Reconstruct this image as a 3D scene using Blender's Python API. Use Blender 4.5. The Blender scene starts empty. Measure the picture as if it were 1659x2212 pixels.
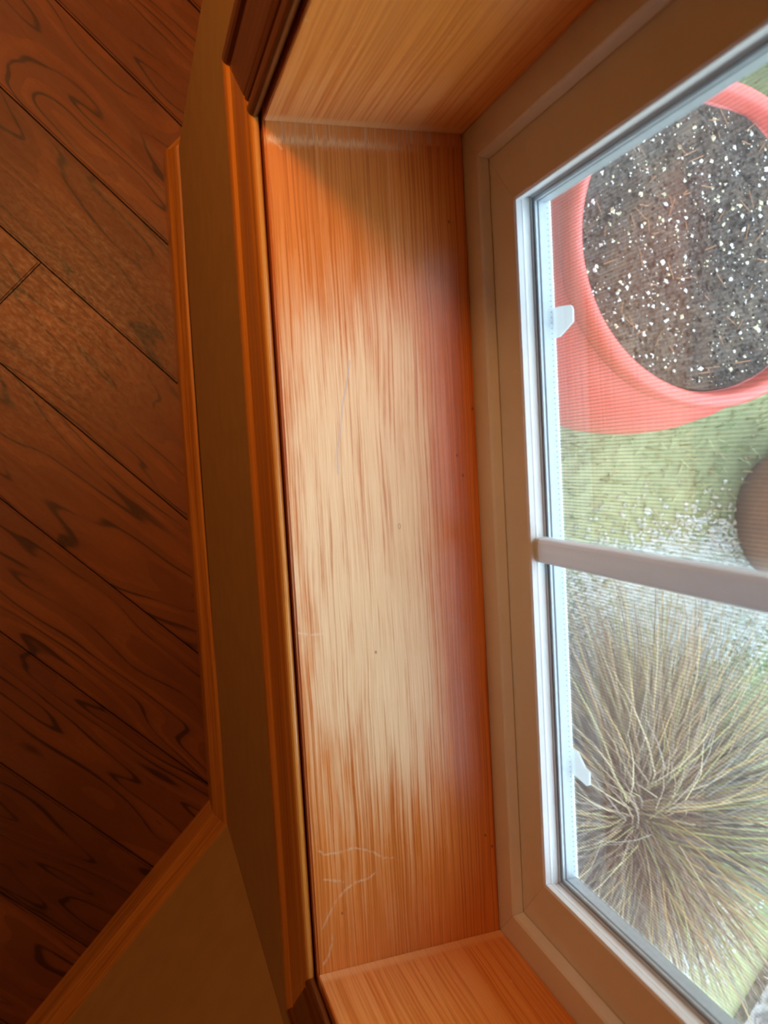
import bpy, bmesh, math, random
from mathutils import Vector, Matrix
rnd = random.Random(7)
scn = bpy.context.scene
COL = scn.collection
S = 0.64            # sill top above the floor
D = 0.124           # depth of the window recess
L = 0.5132          # length of the sill between the side jambs
ZT = 0.95           # clear height of the window opening
GZ = -0.31          # outdoor ground level
Q = math.sqrt(0.5)

# ------------------------------------------------------------------ camera
cam = bpy.data.cameras.new('camera')
co = bpy.data.objects.new('camera', cam); COL.objects.link(co)
cam.sensor_fit = 'HORIZONTAL'; cam.sensor_width = 36.0; cam.lens = 37.99
cam.clip_start = 0.01
cm = Matrix(((0.95165844, 0.07445316, -0.29799822), (-0.0561875, 0.99600455, 0.06941109), (0.30197546, -0.04931187, 0.95203947))).to_4x4()
cm.translation = (-0.08935948, 0.31764045, S + 0.47542606)
co.matrix_world = cm
cam.dof.use_dof = True; cam.dof.focus_distance = 0.66; cam.dof.aperture_fstop = 13.0
scn.camera = co

# ------------------------------------------------------------------ sky, lamps, exposure
w = bpy.data.worlds.new('overcast_sky'); scn.world = w; w.use_nodes = True
nt = w.node_tree; bg = nt.nodes['Background']
tc = nt.nodes.new('ShaderNodeTexCoord'); sp = nt.nodes.new('ShaderNodeSeparateXYZ'); rp = nt.nodes.new('ShaderNodeValToRGB')
nt.links.new(tc.outputs['Generated'], sp.inputs[0]); nt.links.new(sp.outputs['Z'], rp.inputs[0])
rp.color_ramp.elements[0].position = 0.0; rp.color_ramp.elements[0].color = (0.16, 0.17, 0.14, 1)
rp.color_ramp.elements[1].position = 0.06; rp.color_ramp.elements[1].color = (0.62, 0.83, 1.0, 1)
nt.links.new(rp.outputs[0], bg.inputs[0]); bg.inputs[1].default_value = 4.0

# warm pendant lamp hanging in the room beside the window (its shade throws the light down) and an added unseen fill light for the room
ld = bpy.data.lights.new('pendant_lamp', 'SPOT'); ld.energy = 13.5; ld.color = (1.0, 0.43, 0.12); ld.shadow_soft_size = 0.05
ld.spot_size = math.radians(112); ld.spot_blend = 1.0
lo = bpy.data.objects.new('pendant_lamp', ld); COL.objects.link(lo); lo.location = (-0.27, 0.79, S + 0.85); lo.rotation_euler = (math.radians(15), math.radians(-6), 0)
ld = bpy.data.lights.new('room_fill', 'POINT'); ld.energy = 15.5; ld.color = (1.0, 0.53, 0.25); ld.shadow_soft_size = 0.25
lo = bpy.data.objects.new('room_fill', ld); COL.objects.link(lo); lo.location = (-1.1, 2.2, 1.95)

scn.view_settings.view_transform = 'Standard'; scn.view_settings.look = 'None'
scn.view_settings.gamma = 1.0; scn.view_settings.use_curve_mapping = False
scn.view_settings.exposure = 1.2

# ------------------------------------------------------------------ helpers
def tag(o, label=None, cat=None, group=None, kind=None):
    if label: o['label'] = label
    if cat: o['category'] = cat
    if group: o['group'] = group
    if kind: o['kind'] = kind
    return o

def empty(name, loc=(0, 0, 0), parent=None):
    o = bpy.data.objects.new(name, None); COL.objects.link(o); o.location = loc; o.empty_display_size = 0.05
    if parent: o.parent = parent
    return o

def link(name, me, mats, parent=None, smooth=False):
    o = bpy.data.objects.new(name, me); COL.objects.link(o)
    for m in (mats if isinstance(mats, (list, tuple)) else [mats]): me.materials.append(m)
    if smooth:
        me.polygons.foreach_set('use_smooth', [True] * len(me.polygons))
    if parent:
        o.parent = parent
        o.matrix_parent_inverse = parent.matrix_basis.inverted()
    return o

def mesh_py(name, v, f, mats, parent=None, smooth=False, mi=None):
    me = bpy.data.meshes.new(name); me.from_pydata(v, [], f); me.update()
    o = link(name, me, mats, parent, smooth)
    if mi: me.polygons.foreach_set('material_index', mi)
    return o

def box(name, lo, hi, mat, parent=None, bevel=0.0, grain=None, seg=2):
    """bevelled box; grain = axis index the wood runs along (UV in metres, u along)"""
    bm = bmesh.new()
    bmesh.ops.create_cube(bm, size=1.0)
    for v in bm.verts:
        for k in range(3): v.co[k] = lo[k] + (v.co[k] + 0.5) * (hi[k] - lo[k])
    if bevel: bmesh.ops.bevel(bm, geom=bm.edges[:], offset=bevel, segments=seg, affect='EDGES')
    if grain is not None:
        uv = bm.loops.layers.uv.new('UVMap')
        oth = [k for k in range(3) if k != grain]
        for f in bm.faces:
            n = f.normal; b = oth[0] if abs(n[oth[0]]) < abs(n[oth[1]]) else oth[1]
            for l in f.loops: l[uv].uv = (l.vert.co[grain], l.vert.co[b])
    me = bpy.data.meshes.new(name); bm.to_mesh(me); bm.free()
    return link(name, me, mat, parent)

def prism(verts, faces, poly, z0, z1):
    b = len(verts); n = len(poly)
    verts += [(x, y, z0) for x, y in poly] + [(x, y, z1) for x, y in poly]
    faces.append(tuple(b + i for i in range(n))[::-1]); faces.append(tuple(b + n + i for i in range(n)))
    for i in range(n):
        j = (i + 1) % n; faces.append((b + i, b + j, b + n + j, b + n + i))

def fix_normals(o):
    bm = bmesh.new(); bm.from_mesh(o.data); bmesh.ops.recalc_face_normals(bm, faces=bm.faces[:]); bm.to_mesh(o.data); bm.free()
    return o

def sweep(name, A, B, prof_a, prof_b, mat, parent=None, nseg=1, bend=None, smooth=False):
    """prism between two end sections (lists of 3-D points), UV u = metres along, v = metres across the profile"""
    n = len(prof_a); bm = bmesh.new(); uv = bm.loops.layers.uv.new('UVMap')
    dist = [0.0]
    for i in range(n): dist.append(dist[-1] + (Vector(prof_a[(i + 1) % n]) - Vector(prof_a[i])).length)
    rings = []; ts = []
    Lg = (Vector(B) - Vector(A)).length
    for s in range(nseg + 1):
        t = s / nseg; ring = []
        for a, b in zip(prof_a, prof_b):
            p = Vector(a).lerp(Vector(b), t)
            if bend: p += bend(t)
            ring.append(bm.verts.new(p))
        rings.append(ring); ts.append(t * Lg)
    for s in range(nseg):
        for i in range(n):
            j = (i + 1) % n
            f = bm.faces.new((rings[s][i], rings[s][j], rings[s + 1][j], rings[s + 1][i]))
            for l, c in zip(f.loops, ((ts[s], dist[i]), (ts[s], dist[i + 1]), (ts[s + 1], dist[i + 1]), (ts[s + 1], dist[i]))): l[uv].uv = c
            f.smooth = smooth
    bm.faces.new(rings[0][::-1]); bm.faces.new(rings[-1])
    bmesh.ops.recalc_face_normals(bm, faces=bm.faces[:])
    me = bpy.data.meshes.new(name); bm.to_mesh(me); bm.free()
    return link(name, me, mat, parent)

def tube(verts, faces, p, q, r, n=4):
    p = Vector(p); q = Vector(q); d = (q - p).normalized()
    a = d.orthogonal().normalized(); b = d.cross(a); k = len(verts)
    for c in (p, q):
        for i in range(n):
            t = 2 * math.pi * (i + .5) / n; verts.append(tuple(c + (a * math.cos(t) + b * math.sin(t)) * r))
    for i in range(n):
        j = (i + 1) % n; faces.append((k + i, k + j, k + n + j, k + n + i))

def lathe(prof, n=72, c=(0, 0)):
    v = []; f = []
    for r, z in prof:
        for i in range(n):
            t = 2 * math.pi * i / n; v.append((c[0] + r * math.cos(t), c[1] + r * math.sin(t), z))
    for k in range(len(prof) - 1):
        for i in range(n):
            j = (i + 1) % n; f.append((k * n + i, k * n + j, (k + 1) * n + j, (k + 1) * n + i))
    return v, f

# ------------------------------------------------------------------ materials
class NT:
    def __init__(self, name):
        self.m = bpy.data.materials.new(name); self.m.use_nodes = True; self.t = self.m.node_tree
        self.p = self.t.nodes['Principled BSDF']
    def n(self, typ, ins=None, **kw):
        x = self.t.nodes.new('ShaderNode' + typ)
        for k, v in kw.items(): setattr(x, k, v)
        for k, v in (ins or {}).items(): self.set(x.inputs[k], v)
        return x
    def set(self, sock, v):
        if isinstance(v, bpy.types.NodeSocket): self.t.links.new(v, sock)
        elif isinstance(v, tuple) and len(v) == 3 and sock.type == 'RGBA': sock.default_value = (*v, 1)
        else: sock.default_value = v
    def math(self, op, a, b=0.0, c=0.0, clamp=False):
        x = self.n('Math', {0: a, 1: b, 2: c}, operation=op, use_clamp=clamp); return x.outputs[0]
    def sstep(self, v, a, b, lo=0.0, hi=1.0):
        x = self.n('MapRange', {0: v, 1: a, 2: b, 3: lo, 4: hi}, interpolation_type='SMOOTHSTEP'); return x.outputs[0]
    def noise(self, vec, scale=1.0, detail=2.0, rough=0.5, dist=0.0):
        x = self.n('TexNoise', {'Vector': vec, 'Scale': scale, 'Detail': detail, 'Roughness': rough, 'Distortion': dist}); return x.outputs['Fac']
    def mix(self, f, a, b, typ='MIX'):
        x = self.n('MixRGB', {0: f, 1: a, 2: b}, blend_type=typ); return x.outputs[0]
    def vec(self, x, y, z=0.0):
        return self.n('CombineXYZ', {0: x, 1: y, 2: z}).outputs[0]
    def uv(self):
        t = self.n('UVMap'); s = self.n('SeparateXYZ', {0: t.outputs[0]}); return s.outputs[0], s.outputs[1]
    def bump(self, h, strength, dist=0.001):
        b = self.n('Bump', {'Height': h, 'Strength': strength, 'Distance': dist}); self.set(self.p.inputs['Normal'], b.outputs[0])
    def out(self, col=None, rough=None, spec=None):
        if col is not None: self.set(self.p.inputs['Base Color'], col)
        if rough is not None: self.set(self.p.inputs['Roughness'], rough)
        if spec is not None: self.set(self.p.inputs['Specular IOR Level'], spec)
        return self.m

def plain(name, col, rough=0.5, spec=0.5, var=0.06, scale=60.0, bump=0.0, metal=0.0):
    k = NT(name); c = k.n('TexCoord').outputs['Object']
    n = k.noise(c, scale, 3.0)
    m = k.mix(k.sstep(n, 0.3, 0.7), tuple(x * (1 - var) for x in col), tuple(min(1, x * (1 + var)) for x in col))
    if bump: k.bump(n, bump)
    k.p.inputs['Metallic'].default_value = metal
    return k.out(m, rough, spec)

# scratch segment: distance of a uv point to a segment
def seg_group():
    g = bpy.data.node_groups.new('segment_mark', 'ShaderNodeTree')
    for nm, ty in (('P', 'NodeSocketVector'), ('A', 'NodeSocketVector'), ('B', 'NodeSocketVector'), ('W', 'NodeSocketFloat')):
        g.interface.new_socket(nm, in_out='INPUT', socket_type=ty)
    g.interface.new_socket('Mask', in_out='OUTPUT', socket_type='NodeSocketFloat')
    gi = g.nodes.new('NodeGroupInput'); go = g.nodes.new('NodeGroupOutput')
    def vm(op, a, b=None):
        x = g.nodes.new('ShaderNodeVectorMath'); x.operation = op; g.links.new(a, x.inputs[0])
        if b is not None: g.links.new(b, x.inputs[1])
        return x
    pa = vm('SUBTRACT', gi.outputs['P'], gi.outputs['A']); ba = vm('SUBTRACT', gi.outputs['B'], gi.outputs['A'])
    d1 = vm('DOT_PRODUCT', pa.outputs[0], ba.outputs[0]); d2 = vm('DOT_PRODUCT', ba.outputs[0], ba.outputs[0])
    dv = g.nodes.new('ShaderNodeMath'); dv.operation = 'DIVIDE'; dv.use_clamp = True
    g.links.new(d1.outputs['Value'], dv.inputs[0]); g.links.new(d2.outputs['Value'], dv.inputs[1])
    sc = vm('SCALE', ba.outputs[0]); g.links.new(dv.outputs[0], sc.inputs['Scale'])
    r = vm('SUBTRACT', pa.outputs[0], sc.outputs[0]); ln = vm('LENGTH', r.outputs[0])
    mr = g.nodes.new('ShaderNodeMapRange'); g.links.new(ln.outputs['Value'], mr.inputs[0]); g.links.new(gi.outputs['W'], mr.inputs[2])
    mr.inputs[1].default_value = 0; mr.inputs[3].default_value = 1; mr.inputs[4].default_value = 0
    g.links.new(mr.outputs[0], go.inputs[0])
    return g
SEG = seg_group()

def marks(k, u, v, lines, wd):
    p = k.vec(u, v); m = None
    for ln in lines:
        for a, b in zip(ln[:-1], ln[1:]):
            x = k.t.nodes.new('ShaderNodeGroup'); x.node_tree = SEG
            k.set(x.inputs['P'], p); x.inputs['A'].default_value = (*a, 0); x.inputs['B'].default_value = (*b, 0); x.inputs['W'].default_value = wd
            m = x.outputs[0] if m is None else k.math('MAXIMUM', m, x.outputs[0])
    return m

def fir(name, light, dark, worn=None, seed=0.0, freq=430.0, rough=0.3, wear=None, dust=None, scratches=False, spec=0.5):
    """straight-grained varnished fir; wear = function(k,u,v,g) -> mask of bare pale wood"""
    k = NT(name); u, v = k.uv()
    wob = k.noise(k.vec(k.math('MULTIPLY', u, 7.0), k.math('MULTIPLY', v, 22.0), seed), 1.0, 2.0)
    v2 = k.math('ADD', v, k.math('MULTIPLY', wob, 0.006))
    g1 = k.noise(k.vec(k.math('MULTIPLY', u, 5.0), k.math('MULTIPLY', v2, freq), seed + 3), 1.0, 1.5, 0.5)
    g2 = k.noise(k.vec(k.math('MULTIPLY', u, 26.0), k.math('MULTIPLY', v2, freq * 2.6), seed + 9), 1.0, 2.0)
    br = k.noise(k.vec(k.math('MULTIPLY', u, 1.5), k.math('MULTIPLY', v, 28.0), seed + 5), 1.0, 2.0)
    ln = k.sstep(k.math('ADD', g1, k.math('MULTIPLY', k.math('SUBTRACT', g2, 0.5), 0.35)), 0.42, 0.66)
    c = k.mix(ln, light, dark)
    c = k.mix(k.sstep(br, 0.25, 0.75, 0.0, 0.35), c, tuple(x * 0.62 for x in light))
    r = rough
    if wear:
        wm = wear(k, u, v, g1, g2)
        pale = k.mix(k.sstep(g2, 0.35, 0.7), worn, tuple(x * y for x, y in zip(worn, (0.86, 0.76, 0.66))))
        c = k.mix(wm, c, pale)
        r = k.math('ADD', rough, k.math('MULTIPLY', wm, 0.22))
    if scratches:
        arc = [[(0.029, 0.0047), (0.0362, 0.0089), (0.0452, 0.0148), (0.0508, 0.0217), (0.0537, 0.0285), (0.0539, 0.0351), (0.0565, 0.0408)],
               [(0.0593, 0.0076), (0.0575, 0.0134), (0.0554, 0.0193)],
               [(0.0788, 0.0046), (0.0751, 0.0086), (0.0746, 0.0199), (0.0757, 0.0276), (0.0706, 0.0395), (0.0654, 0.0458), (0.064, 0.0525)],
               [(0.0232, 0.0104), (0.0184, 0.0101), (0.0103, 0.0073), (0.0057, 0.0037)],
               [(0.2143, 0.0012), (0.2122, 0.0094), (0.212, 0.0178)], [(0.5037, 0.0033), (0.4981, 0.0097)]]
        jit = k.noise(k.vec(u, v), 420.0, 2.0)
        uj = k.math('ADD', u, k.math('MULTIPLY', k.math('SUBTRACT', jit, 0.5), 0.0022))
        m1 = k.math('MULTIPLY', marks(k, uj, v, arc, 0.0011), k.sstep(k.noise(k.vec(u, v, 4.0), 300.0), 0.35, 0.6, 0.1, 0.6))
        c = k.mix(m1, c, (0.80, 0.60, 0.38))
        ck = [[(0.3756, 0.0432), (0.3657, 0.0414), (0.3474, 0.0366), (0.3351, 0.0351), (0.3229, 0.0321), (0.3082, 0.0318)]]
        m2 = marks(k, u, k.math('ADD', v, k.math('MULTIPLY', k.math('SUBTRACT', jit, 0.5), 0.0012)), ck, 0.0008)
        c = k.mix(k.math('MULTIPLY', m2, 0.8), c, (0.52, 0.44, 0.42))
        ds = [[d, (d[0] + 0.0006, d[1])] for d in ((0.1962, 0.049), (0.0572, 0.1209), (0.0656, 0.1165), (0.0353, 0.0175), (0.4595, 0.1123), (0.3148, 0.1097), (0.302, 0.1132), (0.3437, 0.1221))]
        c = k.mix(k.math('MULTIPLY', marks(k, u, v, ds, 0.0010), 0.85), c, (0.07, 0.03, 0.015))
        ring = [[(0.2745, 0.0682), (0.2750, 0.0690), (0.2740, 0.0697), (0.2722, 0.0695), (0.2718, 0.0687), (0.2728, 0.0681), (0.2745, 0.0682)]]
        c = k.mix(k.math('MULTIPLY', marks(k, u, v, ring, 0.0004), 0.7), c, (0.22, 0.11, 0.05))
    if dust:
        c = k.mix(dust(k, u, v, g1, g2), c, (0.66, 0.55, 0.43))
    k.bump(ln, 0.10, 0.0004)
    return k.out(c, r, spec)

LIGHT, DARK, WORN = (0.76, 0.255, 0.048), (0.53, 0.146, 0.023), (0.90, 0.645, 0.37)

def sill_wear(k, u, v, g1, g2):
    a = k.math('MULTIPLY', k.sstep(u, 0.49, 0.33), k.sstep(u, -0.06, 0.26))
    b = k.math('MULTIPLY', k.sstep(v, 0.112, 0.075), k.sstep(v, -0.012, 0.022, 0.35, 1.0))
    f = k.math('MULTIPLY', a, b)
    blot = k.noise(k.vec(k.math('MULTIPLY', u, 20.0), k.math('MULTIPLY', v, 190.0), 2.2), 1.0, 4.0, 0.6)
    soft = k.noise(k.vec(k.math('MULTIPLY', u, 9.0), k.math('MULTIPLY', v, 22.0), 7.1), 1.0, 2.0)
    t = k.math('ADD', k.math('MULTIPLY', f, 0.80), k.math('ADD', k.math('MULTIPLY', k.math('SUBTRACT', blot, 0.5), 1.15), k.math('MULTIPLY', k.math('SUBTRACT', soft, 0.5), 0.7)))
    t = k.math('ADD', t, k.math('MULTIPLY', k.math('SUBTRACT', g1, 0.5), -1.5))
    m = k.math('MULTIPLY', k.sstep(t, 0.08, 0.82), k.sstep(f, 0.0, 0.75, 0.15, 0.96))
    m = k.math('MULTIPLY', m, k.sstep(v, 0.119, 0.088))
    # ragged pale strip where the finish stopped along the far jamb
    edge = k.math('ADD', u, k.math('MULTIPLY', k.math('SUBTRACT', g2, 0.5), 0.020))
    e = k.math('MULTIPLY', k.math('MULTIPLY', k.sstep(edge, 0.5005, 0.5020), k.sstep(edge, 0.5060, 0.5040)), k.sstep(v, 0.105, 0.05, 0.0, 0.6))
    e = k.math('MAXIMUM', e, k.math('MULTIPLY', k.math('MULTIPLY', k.sstep(u, 0.5045, 0.5065), k.sstep(g1, 0.5, 0.6)), 0.35))
    return k.math('MAXIMUM', m, e)

def jamb_wear(k, u, v, g1, g2):
    h = k.math('SUBTRACT', u, S)
    t = k.math('ADD', k.sstep(h, 0.16, 0.0, 0.0, 0.45), k.math('MULTIPLY', k.math('SUBTRACT', g1, 0.5), -0.9))
    fleck = k.sstep(k.noise(k.vec(k.math('MULTIPLY', u, 150.0), k.math('MULTIPLY', v, 190.0), 1.0), 1.0, 2.0), 0.66, 0.75, 0.0, 0.5)
    m = k.math('MULTIPLY', k.sstep(t, 0.2, 0.6), 0.38)
    return k.math('MAXIMUM', k.math('MAXIMUM', m, k.math('MULTIPLY', fleck, k.sstep(h, 0.25, 0.02))), k.sstep(h, 0.013, 0.004, 0.0, 0.85))

M = {}
M['sill'] = fir('worn_fir_sill', LIGHT, DARK, WORN, 0.0, 900.0, 0.27, sill_wear, None, True)
M['jamb'] = fir('varnished_fir_jamb', (0.84, 0.285, 0.048), (0.64, 0.180, 0.026), (0.90, 0.50, 0.22), 20.0, 760.0, 0.33, jamb_wear)
M['casing'] = fir('varnished_casing', (0.70, 0.29, 0.046), (0.56, 0.20, 0.03), None, 31.0, 260.0, 0.24)
M['casing_shaded'] = fir('shaded_red_casing', (0.20, 0.062, 0.012), (0.14, 0.038, 0.007), None, 36.0, 260.0, 0.28)  # upright boards: their shade is put into this darker red-brown colour
M['baseboard'] = fir('varnished_baseboard', (0.62, 0.26, 0.042), (0.44, 0.16, 0.026), None, 47.0, 200.0, 0.26)
M['vinyl'] = plain('white_vinyl', (0.74, 0.74, 0.73), 0.34, 0.5, 0.02, 35.0)
k = NT('white_bar_plastic'); _tl = k.n('BsdfTranslucent', {0: (0.85, 0.86, 0.88)}); _mx = k.n('MixShader', {0: 0.3, 1: k.p.outputs[0], 2: _tl.outputs[0]})
k.t.links.new(_mx.outputs[0], [x for x in k.t.nodes if x.type == 'OUTPUT_MATERIAL'][0].inputs[0])
M['bar'] = k.out(k.mix(k.noise(k.n('TexCoord').outputs['Object'], 30.0), (0.82, 0.83, 0.85), (0.86, 0.86, 0.87)), 0.35)
M['gasket'] = plain('grey_gasket', (0.42, 0.44, 0.45), 0.6)
M['metal'] = plain('mill_aluminium', (0.40, 0.43, 0.46), 0.38, 0.5, 0.05, 300.0, 0.0, 0.35)
M['hole'] = plain('dark_hole', (0.06, 0.07, 0.08), 0.8)
M['wire'] = plain('charcoal_screen_wire', (0.035, 0.035, 0.035), 0.7, 0.2)
k = NT('white_plastic_tab'); k.p.inputs['Subsurface Weight'].default_value = 0.0
_tl = k.n('BsdfTranslucent', {0: (0.9, 0.9, 0.9)}); _mx = k.n('MixShader', {0: 0.55, 1: k.p.outputs[0], 2: _tl.outputs[0]})
k.t.links.new(_mx.outputs[0], [x for x in k.t.nodes if x.type == 'OUTPUT_MATERIAL'][0].inputs[0])
M['tab'] = k.out(k.mix(k.noise(k.n('TexCoord').outputs['Object'], 40.0), (0.84, 0.85, 0.86), (0.9, 0.9, 0.9)), 0.4)

k = NT('beige_wall_paint'); c = k.n('TexCoord').outputs['Object']
k.bump(k.noise(c, 420.0, 3.0), 0.25, 0.0006)
M['wall'] = k.out(k.mix(k.sstep(k.noise(c, 30.0, 3.0), 0.3, 0.7), (0.44, 0.275, 0.095), (0.48, 0.30, 0.105)), 0.6, 0.3)

k = NT('white_ceiling_paint'); c = k.n('TexCoord').outputs['Object']
M['ceiling'] = k.out(k.mix(k.noise(c, 20.0), (0.62, 0.55, 0.44), (0.68, 0.60, 0.48)), 0.9, 0.2)

def plank_mat():
    k = NT('hand_scraped_plank')
    c = k.n('TexCoord').outputs['Object']; rv = k.n('ObjectInfo').outputs['Random']
    s = k.n('SeparateXYZ', {0: c}); x, y = s.outputs[0], s.outputs[1]
    off = k.math('MULTIPLY', rv, 57.0)
    base = k.vec(k.math('ADD', k.math('MULTIPLY', x, 1.7), off), k.math('MULTIPLY', y, 9.5), off)
    n = k.noise(base, 1.0, 2.4, 0.5, 0.25)
    fr = k.math('FRACT', k.math('MULTIPLY', n, 13.5))
    wid = k.noise(k.vec(k.math('MULTIPLY', x, 9.0), k.math('MULTIPLY', y, 22.0), off), 1.0, 2.0)
    d = k.math('ABSOLUTE', k.math('SUBTRACT', fr, 0.5))           # 0 in the middle of a line
    line = k.sstep(k.math('SUBTRACT', d, k.math('MULTIPLY', k.math('SUBTRACT', wid, 0.46), 0.22)), 0.065, 0.0)
    halo = k.sstep(fr, 0.15, 0.5, 0.0, 0.45)
    fib = k.noise(k.vec(k.math('MULTIPLY', x, 40.0), k.math('MULTIPLY', y, 420.0), off), 1.0, 3.0, 0.6)
    pore = k.noise(k.vec(k.math('MULTIPLY', x, 110.0), k.math('MULTIPLY', y, 260.0), off), 1.0, 3.0, 0.7)
    blot = k.noise(k.vec(k.math('MULTIPLY', x, 6.0), k.math('MULTIPLY', y, 14.0), off), 1.0, 2.0)
    c1 = k.mix(k.sstep(blot, 0.3, 0.7), (0.18, 0.056, 0.015), (0.25, 0.085, 0.023))
    c1 = k.mix(halo, c1, (0.13, 0.040, 0.014))
    c1 = k.mix(k.sstep(fib, 0.42, 0.7, 0.0, 0.2), c1, (0.15, 0.045, 0.013))
    c1 = k.mix(k.sstep(pore, 0.48, 0.75, 0.0, 0.22), c1, (0.13, 0.038, 0.012))
    c1 = k.mix(k.math('MULTIPLY', line, k.sstep(wid, 0.3, 0.55, 0.35, 0.85)), c1, (0.040, 0.014, 0.007))
    tone = k.sstep(rv, 0.0, 1.0, 0.80, 1.12)
    c1 = k.mix(1.0, c1, k.vec(tone, tone, tone), 'MULTIPLY')
    h = k.math('ADD', k.math('MULTIPLY', k.noise(k.vec(k.math('MULTIPLY', x, 7.0), k.math('MULTIPLY', y, 38.0), off), 1.0, 2.0), 1.0), k.math('MULTIPLY', pore, 0.12))
    k.bump(h, 0.35, 0.003)
    return k.out(c1, k.sstep(pore, 0.3, 0.7, 0.36, 0.5), 0.45)
M['plank'] = plank_mat()
M['subfloor'] = plain('dark_joint', (0.025, 0.012, 0.006), 0.8)

k = NT('window_glass')
for x in list(k.t.nodes):
    if x.type == 'BSDF_PRINCIPLED': k.t.nodes.remove(x)
outn = [x for x in k.t.nodes if x.type == 'OUTPUT_MATERIAL'][0]
tr = k.n('BsdfTransparent', {0: (0.985, 0.99, 0.988)}); gl = k.n('BsdfGlossy', {0: (1, 1, 1), 'Roughness': 0.0}); bk = k.n('NewGeometry').outputs['Backfacing']
fr = k.n('Fresnel', {'IOR': k.math('ADD', 1.45, k.math('MULTIPLY', bk, 1 / 1.45 - 1.45))})
mx = k.n('MixShader', {0: fr.outputs[0], 1: tr.outputs[0], 2: gl.outputs[0]})
dd = k.n('BsdfDiffuse', {0: (0.8, 0.8, 0.8)}); tl = k.n('BsdfTranslucent', {0: (0.8, 0.8, 0.8)}); ad = k.n('MixShader', {0: 0.5, 1: dd.outputs[0], 2: tl.outputs[0]})
film = k.sstep(k.noise(k.n('TexCoord').outputs['Object'], 9.0, 3.0), 0.3, 0.7, 0.007, 0.018)
mx2 = k.n('MixShader', {0: film, 1: mx.outputs[0], 2: ad.outputs[0]})
k.t.links.new(mx2.outputs[0], outn.inputs[0]); M['glass'] = k.m

# ------------------------------------------------------------------ room shell
T0 = (0.0, 0.706); B0 = (0.0, -0.147); ZC = 2.44; WT = 0.17
B1 = (-1.6, -1.747); T1 = (1.2, 1.906)
mo = (WT, 0.706 + WT - WT / Q); mb_ = (WT, -0.147 + WT - WT / Q)      # outer mitre points
def wall(name, polys):
    v = []; f = []
    for poly, z0, z1 in polys: prism(v, f, poly, z0, z1)
    o = mesh_py(name, v, f, M['wall']); fix_normals(o); tag(o, kind='structure'); return o
y0, y1 = -0.018, L + 0.018
wall('wall_right', [([B0, T0, mo, mb_], -0.30, S - 0.018), ([B0, T0, mo, mb_], S + ZT + 0.018, ZC),
                    ([B0, (0, y0), (WT, y0), mb_], S - 0.018, S + ZT + 0.018), ([(0, y1), T0, mo, (WT, y1)], S - 0.018, S + ZT + 0.018)])
e = 0.12 / Q
wall('wall_near', [([B0, B1, (B1[0], B1[1] - WT / Q), mb_], -0.30, ZC)])
wall('wall_far', [([T0, T1, (T1[0], T1[1] - WT / Q), mo], -0.30, ZC)])
wall('wall_back_near', [([B1, (-3.0, -1.747), (-3.0, -1.867), (B1[0], -1.867)], -0.03, ZC)])
wall('wall_left', [([(-3.0, -1.867), (-3.0, 2.72), (-3.12, 2.72), (-3.12, -1.867)], -0.03, ZC)])
wall('wall_back_far', [([(-3.0, 2.6), (1.32, 2.6), (1.32, 2.72), (-3.0, 2.72)], -0.03, ZC)])
wall('wall_side_far', [([T1, (1.2, 2.6), (1.32, 2.6), (1.32, T1[1] - WT / Q + .12)], -0.30, ZC)])
room = [T0, T1, (1.2, 2.6), (-3.0, 2.6), (-3.0, -1.747), B1, B0]
v = []; f = []; prism(v, f, room, ZC, ZC + 0.1); tag(fix_normals(mesh_py('ceiling', v, f, M['ceiling'])), kind='structure')
v = []; f = []; prism(v, f, room, -0.05, -0.012)
floor = tag(fix_normals(mesh_py('floor', v, f, M['subfloor'])), kind='structure')

# diagonal planks: s across, t along;   s = (x+y)/sqrt2, t = (x-y)/sqrt2
W0 = 0.5484; PW = 0.1287; GAP = 0.0009
def tmax(s):
    if s > 0.499: return -0.4995
    return min(-s, 0.1035)
def plank(s0, s1, t0, t1):
    s0 += GAP; s1 -= GAP
    br = sorted([s0, s1] + [b for b in (0.499, -0.1035) if s0 < b < s1])
    top = [(s, min(t1, tmax(s))) for s in br]
    if 0.499 in br: top.insert(br.index(0.499), (0.4989, min(t1, -0.4989)))
    if max(t for s, t in top) - t0 < 0.03: return
    poly = [(s0, t0)] + [(s, t) for s, t in top if t > t0] + [(s1, t0)]
    poly = [p for i, p in enumerate(poly) if i == 0 or (Vector(p) - Vector(poly[i - 1])).length > 1e-4]
    cs, ct = (s0 + s1) / 2, (t0 + min(t1, tmax((s0 + s1) / 2))) / 2
    bm = bmesh.new(); dz = rnd.uniform(-0.0004, 0.0004)
    vs = [bm.verts.new((t - ct, s - cs, dz)) for s, t in poly]
    lowv = [bm.verts.new((t - ct, s - cs, -0.0125)) for s, t in poly]
    n = len(vs); topf = bm.faces.new(vs); bm.faces.new(lowv[::-1])
    for i in range(n): bm.faces.new((vs[i], lowv[i], lowv[(i + 1) % n], vs[(i + 1) % n]))
    bmesh.ops.recalc_face_normals(bm, faces=bm.faces[:])
    bmesh.ops.bevel(bm, geom=[ed for ed in bm.edges if all(x in vs for x in ed.verts)], offset=0.0022, segments=2, affect='EDGES')
    me = bpy.data.meshes.new('plank'); bm.to_mesh(me); bm.free()
    o = link('plank', me, M['plank'])
    # local X = along t (1,-1)/sqrt2, local Y = across s (1,1)/sqrt2  -> rotate -45 deg about Z and it is right-handed
    o.location = ((cs + ct) * Q, (cs - ct) * Q, 0.0); o.rotation_euler = (0, 0, -math.pi / 4)
    o.parent = floor
row = 0
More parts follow.
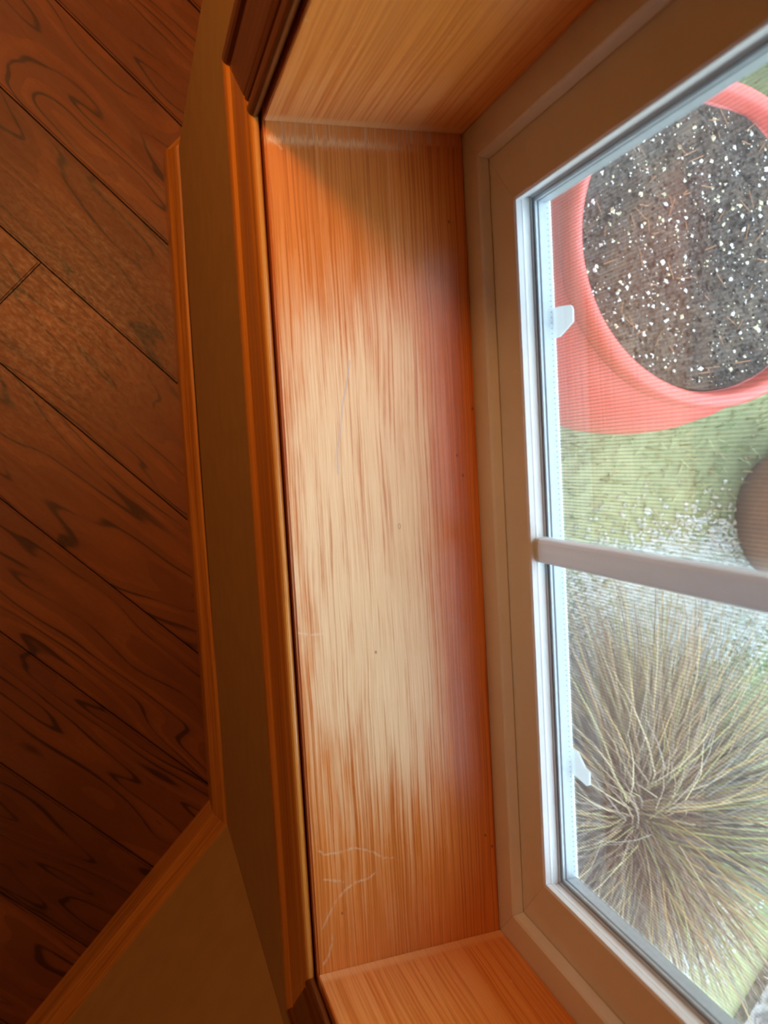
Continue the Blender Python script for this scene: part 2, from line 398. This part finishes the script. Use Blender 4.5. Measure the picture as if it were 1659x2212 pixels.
for kk in range(-23, 15):
    s0 = W0 + kk * PW; s1 = s0 + PW
    if kk == -3: joints = [-2.9, -1.75, -0.535]
    else:
        a = -0.9 - 0.61 * ((kk * 0.618) % 1.0) - (0.25 if kk in (-1, -2, 0) else 0)
        joints = [a - 2.2, a - 1.1, a]
    joints = [-2.95] + [j for j in joints if j > -2.9] + [9.0]
    for t0, t1 in zip(joints[:-1], joints[1:]):
        # stay inside the room
        lim = -(2.55 - (s0 + PW / 2) * Q) / Q if (s0 > 0.3) else -9
        lo_t = max(t0 + 0.0007, -2.95 + 0, lim)
        if t1 - lo_t > 0.05: plank(s0, s1, lo_t, t1 - 0.0007)

# ------------------------------------------------------------------ baseboards
BP = [(0.0, 0.0), (0.0155, 0.0), (0.0150, 0.043), (0.0138, 0.049), (0.0122, 0.0515), (0.0126, 0.0545), (0.0100, 0.0585), (0.0045, 0.0715), (0.0028, 0.0738), (0.0, 0.0745)]
def sec(px, py, kx, ky): return [(px + kx * o_, py + ky * o_, z) for o_, z in BP]
TQ = math.tan(math.pi / 8)
def bend(t):
    y = -0.147 + t * 0.853
    g = max(0.0, 1 - ((y - 0.36) / 0.30) ** 2); return Vector((-0.0016 * g, 0, 0))
o = sweep('baseboard_right', B0, T0, sec(B0[0], B0[1], -1, TQ), sec(T0[0], T0[1], -1, TQ), M['baseboard'], None, 24, bend); tag(o, kind='structure')
o = sweep('baseboard_near', B1, B0, sec(B1[0], B1[1], -Q, Q), sec(B0[0], B0[1], -1, TQ), M['baseboard']); tag(o, kind='structure')
o = sweep('baseboard_far', T0, T1, sec(T0[0], T0[1], -1, TQ), sec(T1[0], T1[1], -Q, Q), M['baseboard']); tag(o, kind='structure')

# ------------------------------------------------------------------ window recess
win = tag(empty('window_1', (D, L / 2, S)), kind='structure')
o = box('sill_board', (0.0, -0.018, S - 0.018), (D, L + 0.018, S), M['sill'], win, 0.0012, 1); o['label'] = 'worn orange fir sill board with bare pale streaks'
box('side_jamb', (0.0, L, S), (D, L + 0.018, S + ZT), M['jamb'], win, 0.0006, 2)
box('side_jamb', (0.0, -0.018, S), (D, 0.0, S + ZT), M['jamb'], win, 0.0006, 2)
box('head_jamb', (0.0, -0.018, S + ZT), (D, L + 0.018, S + ZT + 0.018), M['jamb'], win, 0.0006, 1)

def rect_loop(name, prof, off, mat, parent, x0=D, gap=0.00012, close=True, labels=None):
    """four mitred members round the opening; prof = [(depth outwards, height from the opening edge)]"""
    cor = [(0, S, 1, 1), (L, S, -1, 1), (L, S + ZT, -1, -1), (0, S + ZT, 1, -1)]
    res = []
    for i in range(4):
        a = cor[i]; b = cor[(i + 1) % 4]
        dy, dz = (b[0] - a[0]), (b[1] - a[1]); ln = math.hypot(dy, dz); dy /= ln; dz /= ln
        def ring(cn, sg):
            return [(x0 + d, cn[0] + cn[2] * (h + (off if (i in (0, 1, 2, 3)) and True else 0) * 0) + sg * dy * gap + cn[2] * (0.003 if h > 0.03 else 0.0) , cn[1] + cn[3] * h + sg * dz * gap) for d, h in prof]
        res.append(sweep(name, (0, a[0], a[1]), (0, b[0], b[1]), ring(a, 1), ring(b, -1), mat, parent))
    return res
FR = [(0.0, -0.016), (0.0, 0.0195), (0.0012, 0.0208), (0.0062, 0.0226), (0.0062, 0.012), (0.045, 0.012), (0.045, -0.016)]
SA = [(0.0066, 0.0135), (0.0066, 0.0512), (0.0076, 0.0525), (0.0106, 0.0525), (0.0109, 0.0500), (0.0109, 0.0135)]
BE = [(0.0112, 0.0450), (0.0112, 0.0510), (0.0120, 0.0516), (0.0130, 0.0513), (0.0136, 0.0500), (0.0174, 0.0497), (0.0179, 0.0492), (0.0179, 0.0450)]
GA = [(0.0179, 0.0440), (0.0179, 0.0500), (0.0187, 0.0507), (0.0187, 0.0440)]
SPA = [(0.0193, 0.0440), (0.0193, 0.0528), (0.0206, 0.0528), (0.0206, 0.0510), (0.0216, 0.0510), (0.0216, 0.0530), (0.0280, 0.0530), (0.0280, 0.0440)]
SO = [(0.0300, 0.0135), (0.0300, 0.0375), (0.0350, 0.0375), (0.0350, 0.0135)]
rect_loop('frame_rail', FR, 0, M['vinyl'], win)
sash = rect_loop('sash_rail', SA, 0, M['vinyl'], win)
rect_loop('glazing_bead', BE, 0, M['vinyl'], win)
rect_loop('gasket', GA, 0, M['gasket'], win)
spc = rect_loop('glass_spacer', SPA, 0, M['metal'], win)
rect_loop('outer_sash_rail', SO, 0, M['vinyl'], win)
# perforations along the lower and far spacer bars
v = []; f = []
def dot(cx, cy, cz, nrm):
    b = len(v)
    for i in range(6):
        t = math.pi * i / 3; a, bb = 0.00038 * math.cos(t), 0.00038 * math.sin(t)
        v.append((cx + a, cy + bb, cz) if nrm == 'z' else (cx + a, cy, cz + bb))
    f.append(tuple(range(b, b + 6)))
yy = 0.060
while yy < L - 0.058: dot(D + 0.0268, yy, S + 0.05306, 'z'); yy += 0.0031
o = mesh_py('spacer_perforation', v, f, M['hole'], spc[0]); o['kind'] = 'stuff'
for xg in (D + 0.0190, D + 0.0286):
    box('glass_pane', (xg - 0.0002, 0.048, S + 0.0455), (xg + 0.0002, L - 0.048, S + ZT - 0.0455), M['glass'], win)

# glazing bar: rounded bar standing in front of the pane
YM = 0.2577; HW = 0.0071
mp = [(D + 0.0172, -HW), (D + 0.0112, -HW), (D + 0.0098, -HW + 0.0005), (D + 0.0090, -HW + 0.0022), (D + 0.0087, 0.0), (D + 0.0090, HW - 0.0022), (D + 0.0098, HW - 0.0005), (D + 0.0112, HW), (D + 0.0172, HW)]
mun = sweep('glazing_bar', (0, 0, S + 0.0535), (0, 0, S + ZT - 0.0535), [(x, YM + y, S + 0.0580) for x, y in mp], [(x, YM + y, S + ZT - 0.0535) for x, y in mp], M['bar'], win)
cp = [(x + 0.0006, y * 1.03) for x, y in mp]
o = sweep('bar_end_clip', (0, 0, 0), (0, 0, 1), [(x, YM + y, S + 0.0522) for x, y in cp], [(x, YM + y, S + 0.0588) for x, y in cp], plain('milky_clip', (0.66, 0.72, 0.68), 0.25), mun)
o['label'] = 'milky plastic end clip'

# casing: four mitred moulded boards on the wall
CP = [(0.0060, 0.0014), (0.0046, 0.0017), (0.0036, 0.0026), (0.0031, 0.0038), (0.0032, 0.0050), (0.0040, 0.0061), (0.0056, 0.0069), (0.0085, 0.0073), (0.0118, 0.0069), (0.0145, 0.0058), (0.0160, 0.0043), (0.0172, 0.0041),
      (0.0182, 0.0056), (0.0205, 0.0064), (0.0228, 0.0058), (0.0245, 0.0065), (0.0530, 0.0090), (0.0545, 0.0087), (0.0562, 0.0109), (0.0585, 0.0119), (0.0620, 0.0123), (0.0648, 0.0119), (0.066, 0.0105), (0.066, 0.0)]
cas = tag(empty('trim_1', (0, L / 2, S)), kind='structure')
cor = [(0, S, -1, -1), (L, S, 1, -1), (L, S + ZT, 1, 1), (0, S + ZT, -1, 1)]
for i in range(4):
    a = cor[i]; b = cor[(i + 1) % 4]
    ra = [(-x, a[0] + a[2] * h, a[1] + a[3] * h) for h, x in CP]; rb = [(-x, b[0] + b[2] * h, b[1] + b[3] * h) for h, x in CP]
    o = sweep('casing_board', (0, a[0], a[1]), (0, b[0], b[1]), ra, rb, M['casing'] if i in (0, 2) else M['casing_shaded'], cas)
    if i in (1, 3): o['label'] = 'upright casing board, shade put into its red-brown colour'

# ------------------------------------------------------------------ insect screen outside the glass
scr = empty('window_screen', (D + 0.039, L / 2, S + 0.02))
tag(scr, 'fine charcoal insect screen in a white frame outside the window glass', 'window screen')
SX = D + 0.0395
for nm, lo, hi in (('screen_bar', (SX - .0035, 0.014, S + 0.014), (SX + .0035, L - 0.014, S + 0.030)), ('screen_bar', (SX - .0035, 0.014, S + ZT - 0.030), (SX + .0035, L - 0.014, S + ZT - 0.014)),
                   ('screen_bar', (SX - .0035, 0.014, S + 0.030), (SX + .0035, 0.030, S + ZT - 0.030)), ('screen_bar', (SX - .0035, L - 0.030, S + 0.030), (SX + .0035, L - 0.014, S + ZT - 0.030))):
    box(nm, lo, hi, M['vinyl'], scr, 0.0008)
v = []; f = []; y = 0.030
while y < L - 0.030:
    tube(v, f, (SX, y, S + 0.028), (SX, y, S + ZT - 0.028), 0.00014, 4); y += 0.00195
z = 0.030
while z < ZT - 0.030:
    tube(v, f, (SX, 0.028, S + z), (SX, L - 0.028, S + z), 0.00012, 4); z += 0.00165
o = mesh_py('screen_mesh', v, f, M['wire'], scr); o['kind'] = 'stuff'
def tab(pts):
    n = len(pts); x0, x1 = SX - 0.0062, SX - 0.0050
    vv = [(x0, y, S + z) for y, z in pts] + [(x1, y, S + z) for y, z in pts]
    ff = [tuple(range(n)), tuple(range(n, 2 * n))[::-1]] + [(i, (i + 1) % n, n + (i + 1) % n, n + i) for i in range(n)]
    # small raised lip along the outer edge and a stem down to the frame bar
    o = fix_normals(mesh_py('pull_tab', vv, ff, M['tab'], scr)); o['label'] = 'white plastic pull tab'; return o
tab([(0.3985, 0.024), (0.3985, 0.0504), (0.3972, 0.0618), (0.3960, 0.0640), (0.3940, 0.0652), (0.3872, 0.0648), (0.3812, 0.0496), (0.3812, 0.024)])
tab([(0.1322, 0.024), (0.1322, 0.0509), (0.1250, 0.0587), (0.1240, 0.0634), (0.1163, 0.0630), (0.1146, 0.0600), (0.1160, 0.0502), (0.1160, 0.024)])

# ------------------------------------------------------------------ outdoors: ground
k = NT('lawn_soil'); c = k.n('TexCoord').outputs['Object']
a = k.noise(c, 3.2, 3.0); b = k.noise(c, 60.0, 3.0)
cc = k.mix(k.sstep(a, 0.38, 0.62), (0.20, 0.23, 0.115), (0.33, 0.33, 0.17)); cc = k.mix(k.sstep(b, 0.4, 0.7, 0.0, 0.5), cc, (0.20, 0.22, 0.11))
M['ground'] = k.out(cc, 0.9, 0.1)
v = []; f = []; prism(v, f, [(WT, -6), (9, -6), (9, 7), (WT, 7)], GZ - 0.1, GZ)
gr = tag(fix_normals(mesh_py('ground', v, f, M['ground'])), kind='structure')

def leafmat(name, col, rough=0.6):
    k = NT(name); c = k.n('TexCoord').outputs['Object']
    m = k.mix(k.noise(c, 40.0, 2.0), tuple(x * 0.75 for x in col), tuple(min(1, x * 1.2) for x in col))
    return k.out(m, rough, 0.25)
GR = [leafmat('grass_pale', (0.38, 0.41, 0.185)), leafmat('grass_mid', (0.25, 0.32, 0.13)), leafmat('grass_straw', (0.44, 0.40, 0.21))]
v = []; f = []; mi = []
for i in range(15000):
    x = rnd.uniform(0.45, 2.2); y = rnd.uniform(-0.80, 1.9)
    if math.hypot(x - 0.734, y - 0.594) < 0.22 or y > x + 0.40: continue
    a = rnd.uniform(0, 6.283); h = rnd.uniform(0.015, 0.04); ln = rnd.uniform(0.0, 0.03); b = len(v); wd = 0.0022
    v += [(x - wd * math.sin(a), y + wd * math.cos(a), GZ), (x + wd * math.sin(a), y - wd * math.cos(a), GZ), (x + ln * math.cos(a), y + ln * math.sin(a), GZ + h)]
    f.append((b, b + 1, b + 2)); mi.append(rnd.choice((0, 0, 1, 2)))
o = mesh_py('lawn_grass', v, f, GR, gr, False, mi); tag(o, 'short pale green lawn grass', kind='stuff')

# pale gravel added in place of lawn washed out by brightness
PEB = [plain('pebble_white', (0.78, 0.80, 0.79), 0.85, 0.2), plain('pebble_grey', (0.60, 0.62, 0.61), 0.85, 0.2), plain('pebble_warm', (0.70, 0.67, 0.60), 0.85, 0.2)]
def gravel(label, cx, cy, rx, ry, n, seed):
    r2 = random.Random(seed); v = []; f = []; mi = []
    base = [(1, 0, 0), (-1, 0, 0), (0, 1, 0), (0, -1, 0), (0, 0, 1)]; fc = [(4, 0, 2), (4, 2, 1), (4, 1, 3), (4, 3, 0), (0, 3, 1, 2)]
    for i in range(n):
        x = cx + rx * r2.gauss(0, .5); y = cy + ry * r2.gauss(0, .5); s_ = r2.uniform(.003, .0065); an = r2.uniform(0, 6.28); b = len(v)
        for p in base:
            q = s_ * r2.uniform(.75, 1.2); px, py = p[0] * q, p[1] * q * .8
            v.append((x + px * math.cos(an) - py * math.sin(an), y + px * math.sin(an) + py * math.cos(an), GZ + 0.002 + p[2] * q * 1.5))
        f += [tuple(b + q for q in t_) for t_ in fc]; mi += [r2.randrange(3)] * 5
    o = mesh_py('gravel', v, f, PEB, gr, False, mi); tag(o, label, kind='stuff')
gravel('pale gravel added for overbright lawn between the straw grass clump and the clay pot', 1.04, -0.02, 0.30, 0.14, 14000, 3)
gravel('pale gravel added for overbright lawn below the straw grass clump', 0.93, -0.74, 0.15, 0.10, 5000, 5)

# mulch bed with dry twigs
M['mulch'] = plain('grey_mulch', (0.20, 0.18, 0.165), 0.95, 0.1, 0.45, 55.0, 0.6)
mul = empty('mulch_bed', (1.45, -1.15, GZ)); tag(mul, 'grey mulch bed with dry twigs at the edge of the lawn', 'mulch')
v = []; f = []; prism(v, f, [(1.225, -0.83), (0.93, -1.17), (1.3, -1.75), (2.2, -1.75), (2.2, -0.83)], GZ, GZ + 0.03)
fix_normals(mesh_py('mulch_mound', v, f, M['mulch'], mul))
v = []; f = []; r2 = random.Random(4)
for i in range(900):
    x = r2.uniform(1.0, 1.8); y = r2.uniform(-1.55, -0.84)
    if y > -0.83 + (x - 1.225) * 1.15 and x < 1.225: continue
    a = r2.uniform(0, 6.283); l_ = r2.uniform(0.006, 0.02)
    tube(v, f, (x, y, GZ + 0.031), (x + l_ * math.cos(a), y + l_ * math.sin(a), GZ + 0.031 + r2.uniform(0, 0.012)), r2.uniform(0.0015, 0.004), 4)
o = mesh_py('mulch_chip', v, f, plain('bark_chip', (0.24, 0.20, 0.18), 0.9, 0.1, 0.4, 40.0), mul); o['kind'] = 'stuff'
M['twig'] = plain('dry_twig', (0.55, 0.43, 0.32), 0.8, 0.1, 0.3, 40.0)
for i in range(16):
    x = r2.uniform(1.17, 1.33); y = r2.uniform(-1.06, -0.86); a = r2.uniform(0, 6.283); v = []; f = []
    p = Vector((x, y, GZ + 0.034))
    for s_ in range(4):
        q = p + Vector((0.028 * math.cos(a), 0.028 * math.sin(a), r2.uniform(-0.001, 0.006))); tube(v, f, p, q, 0.0014 - 0.0002 * s_, 5); p = q; a += r2.uniform(-.5, .5)
    mesh_py('twig', v, f, M['twig'], mul)

def leaf_clump(name, label, c, rad, h, n, mats, size, cat='shrub', stems=9, seed=1, parent=None):
    r3 = random.Random(seed); t = parent or empty(name, (c[0], c[1], c[2]))
    if not parent: tag(t, label, cat)
    v = []; f = []
    for i in range(stems):
        a = r3.uniform(0, 6.283); tube(v, f, c, (c[0] + rad * .6 * math.cos(a), c[1] + rad * .6 * math.sin(a), c[2] + h * .8), 0.003, 5)
    st = mesh_py(name if parent else 'stem', v, f, M['twig'], t)
    if parent: st['label'] = label; t = st
    v = []; f = []; mi = []
    for i in range(n):
        a = r3.uniform(0, 6.283); q = math.sqrt(r3.random()) * rad; z = c[2] + h * (0.25 + 0.75 * math.sqrt(max(0, 1 - (q / rad) ** 2)) * r3.uniform(.5, 1))
        p = Vector((c[0] + q * math.cos(a), c[1] + q * math.sin(a), z)); d = Vector((r3.uniform(-1, 1), r3.uniform(-1, 1), r3.uniform(-.3, .5))).normalized()
        s_ = d.orthogonal().normalized(); b = len(v); l_ = size * r3.uniform(.7, 1.3)
        v += [tuple(p), tuple(p + d * l_ * .5 + s_ * l_ * .28), tuple(p + d * l_), tuple(p + d * l_ * .5 - s_ * l_ * .28)]; f += [(b, b + 1, b + 2, b + 3)]; mi.append(r3.randrange(len(mats)))
    o = mesh_py('foliage', v, f, mats, t, False, mi); o['kind'] = 'stuff'
G2 = [leafmat('leaf_green', (0.12, 0.26, 0.08)), leafmat('leaf_dark', (0.06, 0.13, 0.06)), leafmat('leaf_light', (0.24, 0.40, 0.16))]
leaf_clump('shrub', 'small-leaved dark green shrub behind the red pot', (1.36, 1.16, GZ), 0.20, 0.22, 1500, G2, 0.03, seed=3)
leaf_clump('seedling', 'tiny bright green seedling', (1.19, -1.005, GZ + 0.028), 0.035, 0.04, 60, [G2[2]], 0.02, None, 4, seed=6, parent=mul)

# ------------------------------------------------------------------ red pot full of soil
PX, PY, PZ = 0.734, 0.594, S - 0.5
k = NT('coral_red_plastic'); c = k.n('TexCoord').outputs['Object']
M['pot'] = k.out(k.mix(k.noise(c, 12.0, 3.0), (0.56, 0.085, 0.065), (0.63, 0.105, 0.08)), 0.38, 0.45)
pot = empty('plant_pot', (PX, PY, GZ)); tag(pot, 'large coral red round pot with a rolled rim standing on the lawn', 'pot')
lip = [(0.209, -0.032), (0.2125, -0.014), (0.2145, -0.004), (0.2190, 0.001), (0.2260, 0.0015), (0.2320, -0.003), (0.2350, -0.012), (0.2345, -0.030), (0.2320, -0.038), (0.2255, -0.041), (0.218, -0.042)]
v, f = lathe([(r, PZ + z) for r, z in lip], 96, (PX, PY)); fix_normals(mesh_py('rim', v, f, M['pot'], pot, True))
body = [(0.205, -0.12), (0.207, -0.06), (0.209, -0.030), (0.218, -0.043), (0.221, -0.052), (0.236, -0.070), (0.252, -0.11), (0.262, -0.17), (0.264, -0.23), (0.258, -0.30), (0.238, -0.38), (0.205, -0.44), (0.19, -0.45), (0.0001, -0.45)]
v, f = lathe([(r, PZ + z) for r, z in body], 96, (PX, PY)); fix_normals(mesh_py('pot_body', v, f, M['pot'], pot, True))

k = NT('potting_soil'); c = k.n('TexCoord').outputs['Object']
cc = k.mix(k.sstep(k.noise(c, 160.0, 4.0, 0.65), 0.35, 0.7), (0.035, 0.027, 0.023), (0.12, 0.095, 0.082)); cc = k.mix(k.sstep(k.noise(c, 22.0, 2.0), 0.4, 0.7, 0.0, 0.4), cc, (0.19, 0.13, 0.09))
k.bump(k.noise(c, 220.0, 4.0), 0.8, 0.004); M['soil'] = k.out(cc, 0.95, 0.1)
soil = empty('potting_soil', (PX, PY, PZ - 0.035)); tag(soil, 'dark crumbly potting soil with white perlite filling the red pot', 'soil', kind='stuff')
r4 = random.Random(11); n = 64; v = []; f = []; NR = 22
def soil_z(x, y): return PZ - 0.030 + 0.004 * math.sin(31 * x + 4) * math.cos(27 * y) + 0.003 * math.sin(83 * x + 40 * y)
v.append((PX, PY, soil_z(0, 0)))
for q in range(1, NR + 1):
    for i in range(n):
        t = 2 * math.pi * i / n; r = 0.2065 * q / NR; x, y = r * math.cos(t), r * math.sin(t); v.append((PX + x, PY + y, soil_z(x, y) + r4.uniform(-.002, .002) * (q < NR)))
for i in range(n): f.append((0, 1 + i, 1 + (i + 1) % n))
for q in range(NR - 1):
    for i in range(n):
        j = (i + 1) % n; b = 1 + q * n; f.append((b + i, b + n + i, b + n + j, b + j))
o = mesh_py('soil_surface', v, f, M['soil'], soil, True); o['kind'] = 'stuff'
def lumps(name, count, smin, smax, mats, seed, flat=1.0):
    r5 = random.Random(seed); v = []; f = []; mi = []
    base = [(1, 0, 0), (-1, 0, 0), (0, 1, 0), (0, -1, 0), (0, 0, 1), (0, 0, -1)]; fc = [(4, 0, 2), (4, 2, 1), (4, 1, 3), (4, 3, 0), (5, 2, 0), (5, 1, 2), (5, 3, 1), (5, 0, 3)]
    for i in range(count):
        t = r5.uniform(0, 6.283); r = 0.203 * math.sqrt(r5.random()); x, y = r * math.cos(t), r * math.sin(t); s_ = smin + (smax - smin) * r5.random() ** 3; b = len(v); an = r5.uniform(0, 6.283)
        for p in base:
            k_ = s_ * r5.uniform(.6, 1.25); px, py, pz = p[0] * k_ * 1.3, p[1] * k_, p[2] * k_ * flat
            v.append((PX + x + px * math.cos(an) - py * math.sin(an), PY + y + px * math.sin(an) + py * math.cos(an), soil_z(x, y) + 0.001 + pz))
        f += [tuple(b + q for q in t_) for t_ in fc]; m = r5.randrange(len(mats)); mi += [m] * 8
    o = mesh_py(name, v, f, mats, soil, False, mi); o['kind'] = 'stuff'
lumps('perlite', 850, 0.0010, 0.0042, [plain('perlite_white', (0.88, 0.87, 0.84), 0.9), plain('perlite_cream', (0.80, 0.72, 0.50), 0.9), plain('perlite_white_clean', (0.92, 0.92, 0.92), 0.9)], 21)
lumps('soil_crumb', 3000, 0.0012, 0.0045, [plain('peat_dark', (0.025, 0.02, 0.017), 0.95, 0.1), plain('peat_brown', (0.09, 0.065, 0.052), 0.95, 0.1), plain('peat_grey', (0.14, 0.12, 0.108), 0.95, 0.1)], 22)
v = []; f = []; r5 = random.Random(5)
for i in range(70):
    t = r5.uniform(0, 6.283); r = 0.19 * math.sqrt(r5.random()); x, y = r * math.cos(t), r * math.sin(t); a = r5.uniform(0, 3.14); l_ = r5.uniform(.008, .028)
    tube(v, f, (PX + x, PY + y, soil_z(x, y) + .003), (PX + x + l_ * math.cos(a), PY + y + l_ * math.sin(a), soil_z(x, y) + .005), 0.0009, 4)
o = mesh_py('bark_fibre', v, f, plain('bark_fibre', (0.32, 0.17, 0.10), 0.9, 0.1), soil); o['kind'] = 'stuff'

# ------------------------------------------------------------------ brown clay pot further out
CX, CY = 1.29, 0.135
k = NT('brown_terracotta'); c = k.n('TexCoord').outputs['Object']
M['clay'] = k.out(k.mix(k.sstep(k.noise(c, 9.0, 3.0), 0.35, 0.65), (0.33, 0.155, 0.095), (0.43, 0.215, 0.135)), 0.75, 0.2)
clay = empty('clay_pot', (CX, CY, GZ)); tag(clay, 'brown terracotta pot on the lawn beside the glazing bar, partly out of view', 'pot')
pr = [(0.001, 0.0), (0.085, 0.0), (0.105, 0.10), (0.112, 0.125), (0.122, 0.127), (0.124, 0.155), (0.118, 0.160), (0.108, 0.155), (0.104, 0.125), (0.092, 0.040), (0.05, 0.034), (0.001, 0.034)]
v, f = lathe([(r * 1.75, GZ + z * 1.4) for r, z in pr], 56, (CX, CY)); fix_normals(mesh_py('pot_body', v, f, M['clay'], clay, True))

# ------------------------------------------------------------------ ornamental grass clump
GX, GY = 0.785, -0.385
clump = empty('ornamental_grass', (GX, GY, GZ)); tag(clump, 'straw coloured fountain grass clump spreading outside the lower window pane', 'ornamental grass')
ST = [leafmat('straw_tan', (0.24, 0.165, 0.095)), leafmat('straw_pale', (0.46, 0.36, 0.22)), leafmat('straw_brown', (0.12, 0.072, 0.042)), leafmat('straw_green', (0.26, 0.235, 0.09)), leafmat('straw_gold', (0.38, 0.235, 0.095)), leafmat('straw_grey', (0.21, 0.165, 0.13))]
def blade(v, f, r6, wide, lmin, lmax, az=None, rad0=0.05):
    a = r6.uniform(0, 6.283) if az is None else az; q = rad0 * math.sqrt(r6.random()); a0 = r6.uniform(0, 6.283)
    p = Vector((GX + q * math.cos(a0), GY + q * math.sin(a0), GZ)); el = r6.uniform(0.55, 1.45); ln = r6.uniform(lmin, lmax); seg = 6; b = len(v)
    tw = r6.uniform(-.25, .25)
    for i in range(seg + 1):
        t = i / seg; wd = wide * (1 - t ** 2.2) + 0.0002; sx, sy = -math.sin(a), math.cos(a)
        v.append((p.x + sx * wd, p.y + sy * wd, p.z)); v.append((p.x - sx * wd, p.y - sy * wd, p.z + wd * .4))
        p = p + Vector((math.cos(a) * math.cos(el), math.sin(a) * math.cos(el), math.sin(el))) * (ln / seg)
        el -= r6.uniform(0.08, 0.34); a += tw / seg
        if p.z < GZ + 0.008: p.z = GZ + 0.008; el = max(el, 0.0)
    for i in range(seg): k_ = b + 2 * i; f.append((k_, k_ + 1, k_ + 3, k_ + 2))
r6 = random.Random(17); v = []; f = []; mi = []
for i in range(3600):
    blade(v, f, r6, r6.uniform(.0012, .0025), 0.20, 0.54); mi += [r6.choice((0, 0, 0, 1, 2, 2, 3, 4, 5, 5))] * 6
o = mesh_py('blades', v, f, ST, clump, False, mi); o['kind'] = 'stuff'
for i in range(36):
    v = []; f = []; blade(v, f, r6, 0.0018, 0.30, 0.52, None, 0.06); mesh_py('grass_blade', v, f, ST[1] if i % 3 else ST[4], clump)
v, f = lathe([(0.07, GZ), (0.066, GZ + 0.03), (0.045, GZ + 0.055), (0.0005, GZ + 0.06)], 20, (GX, GY))
mesh_py('crown', v, f, leafmat('crown_brown', (0.16, 0.10, 0.06), 0.9), clump, True)
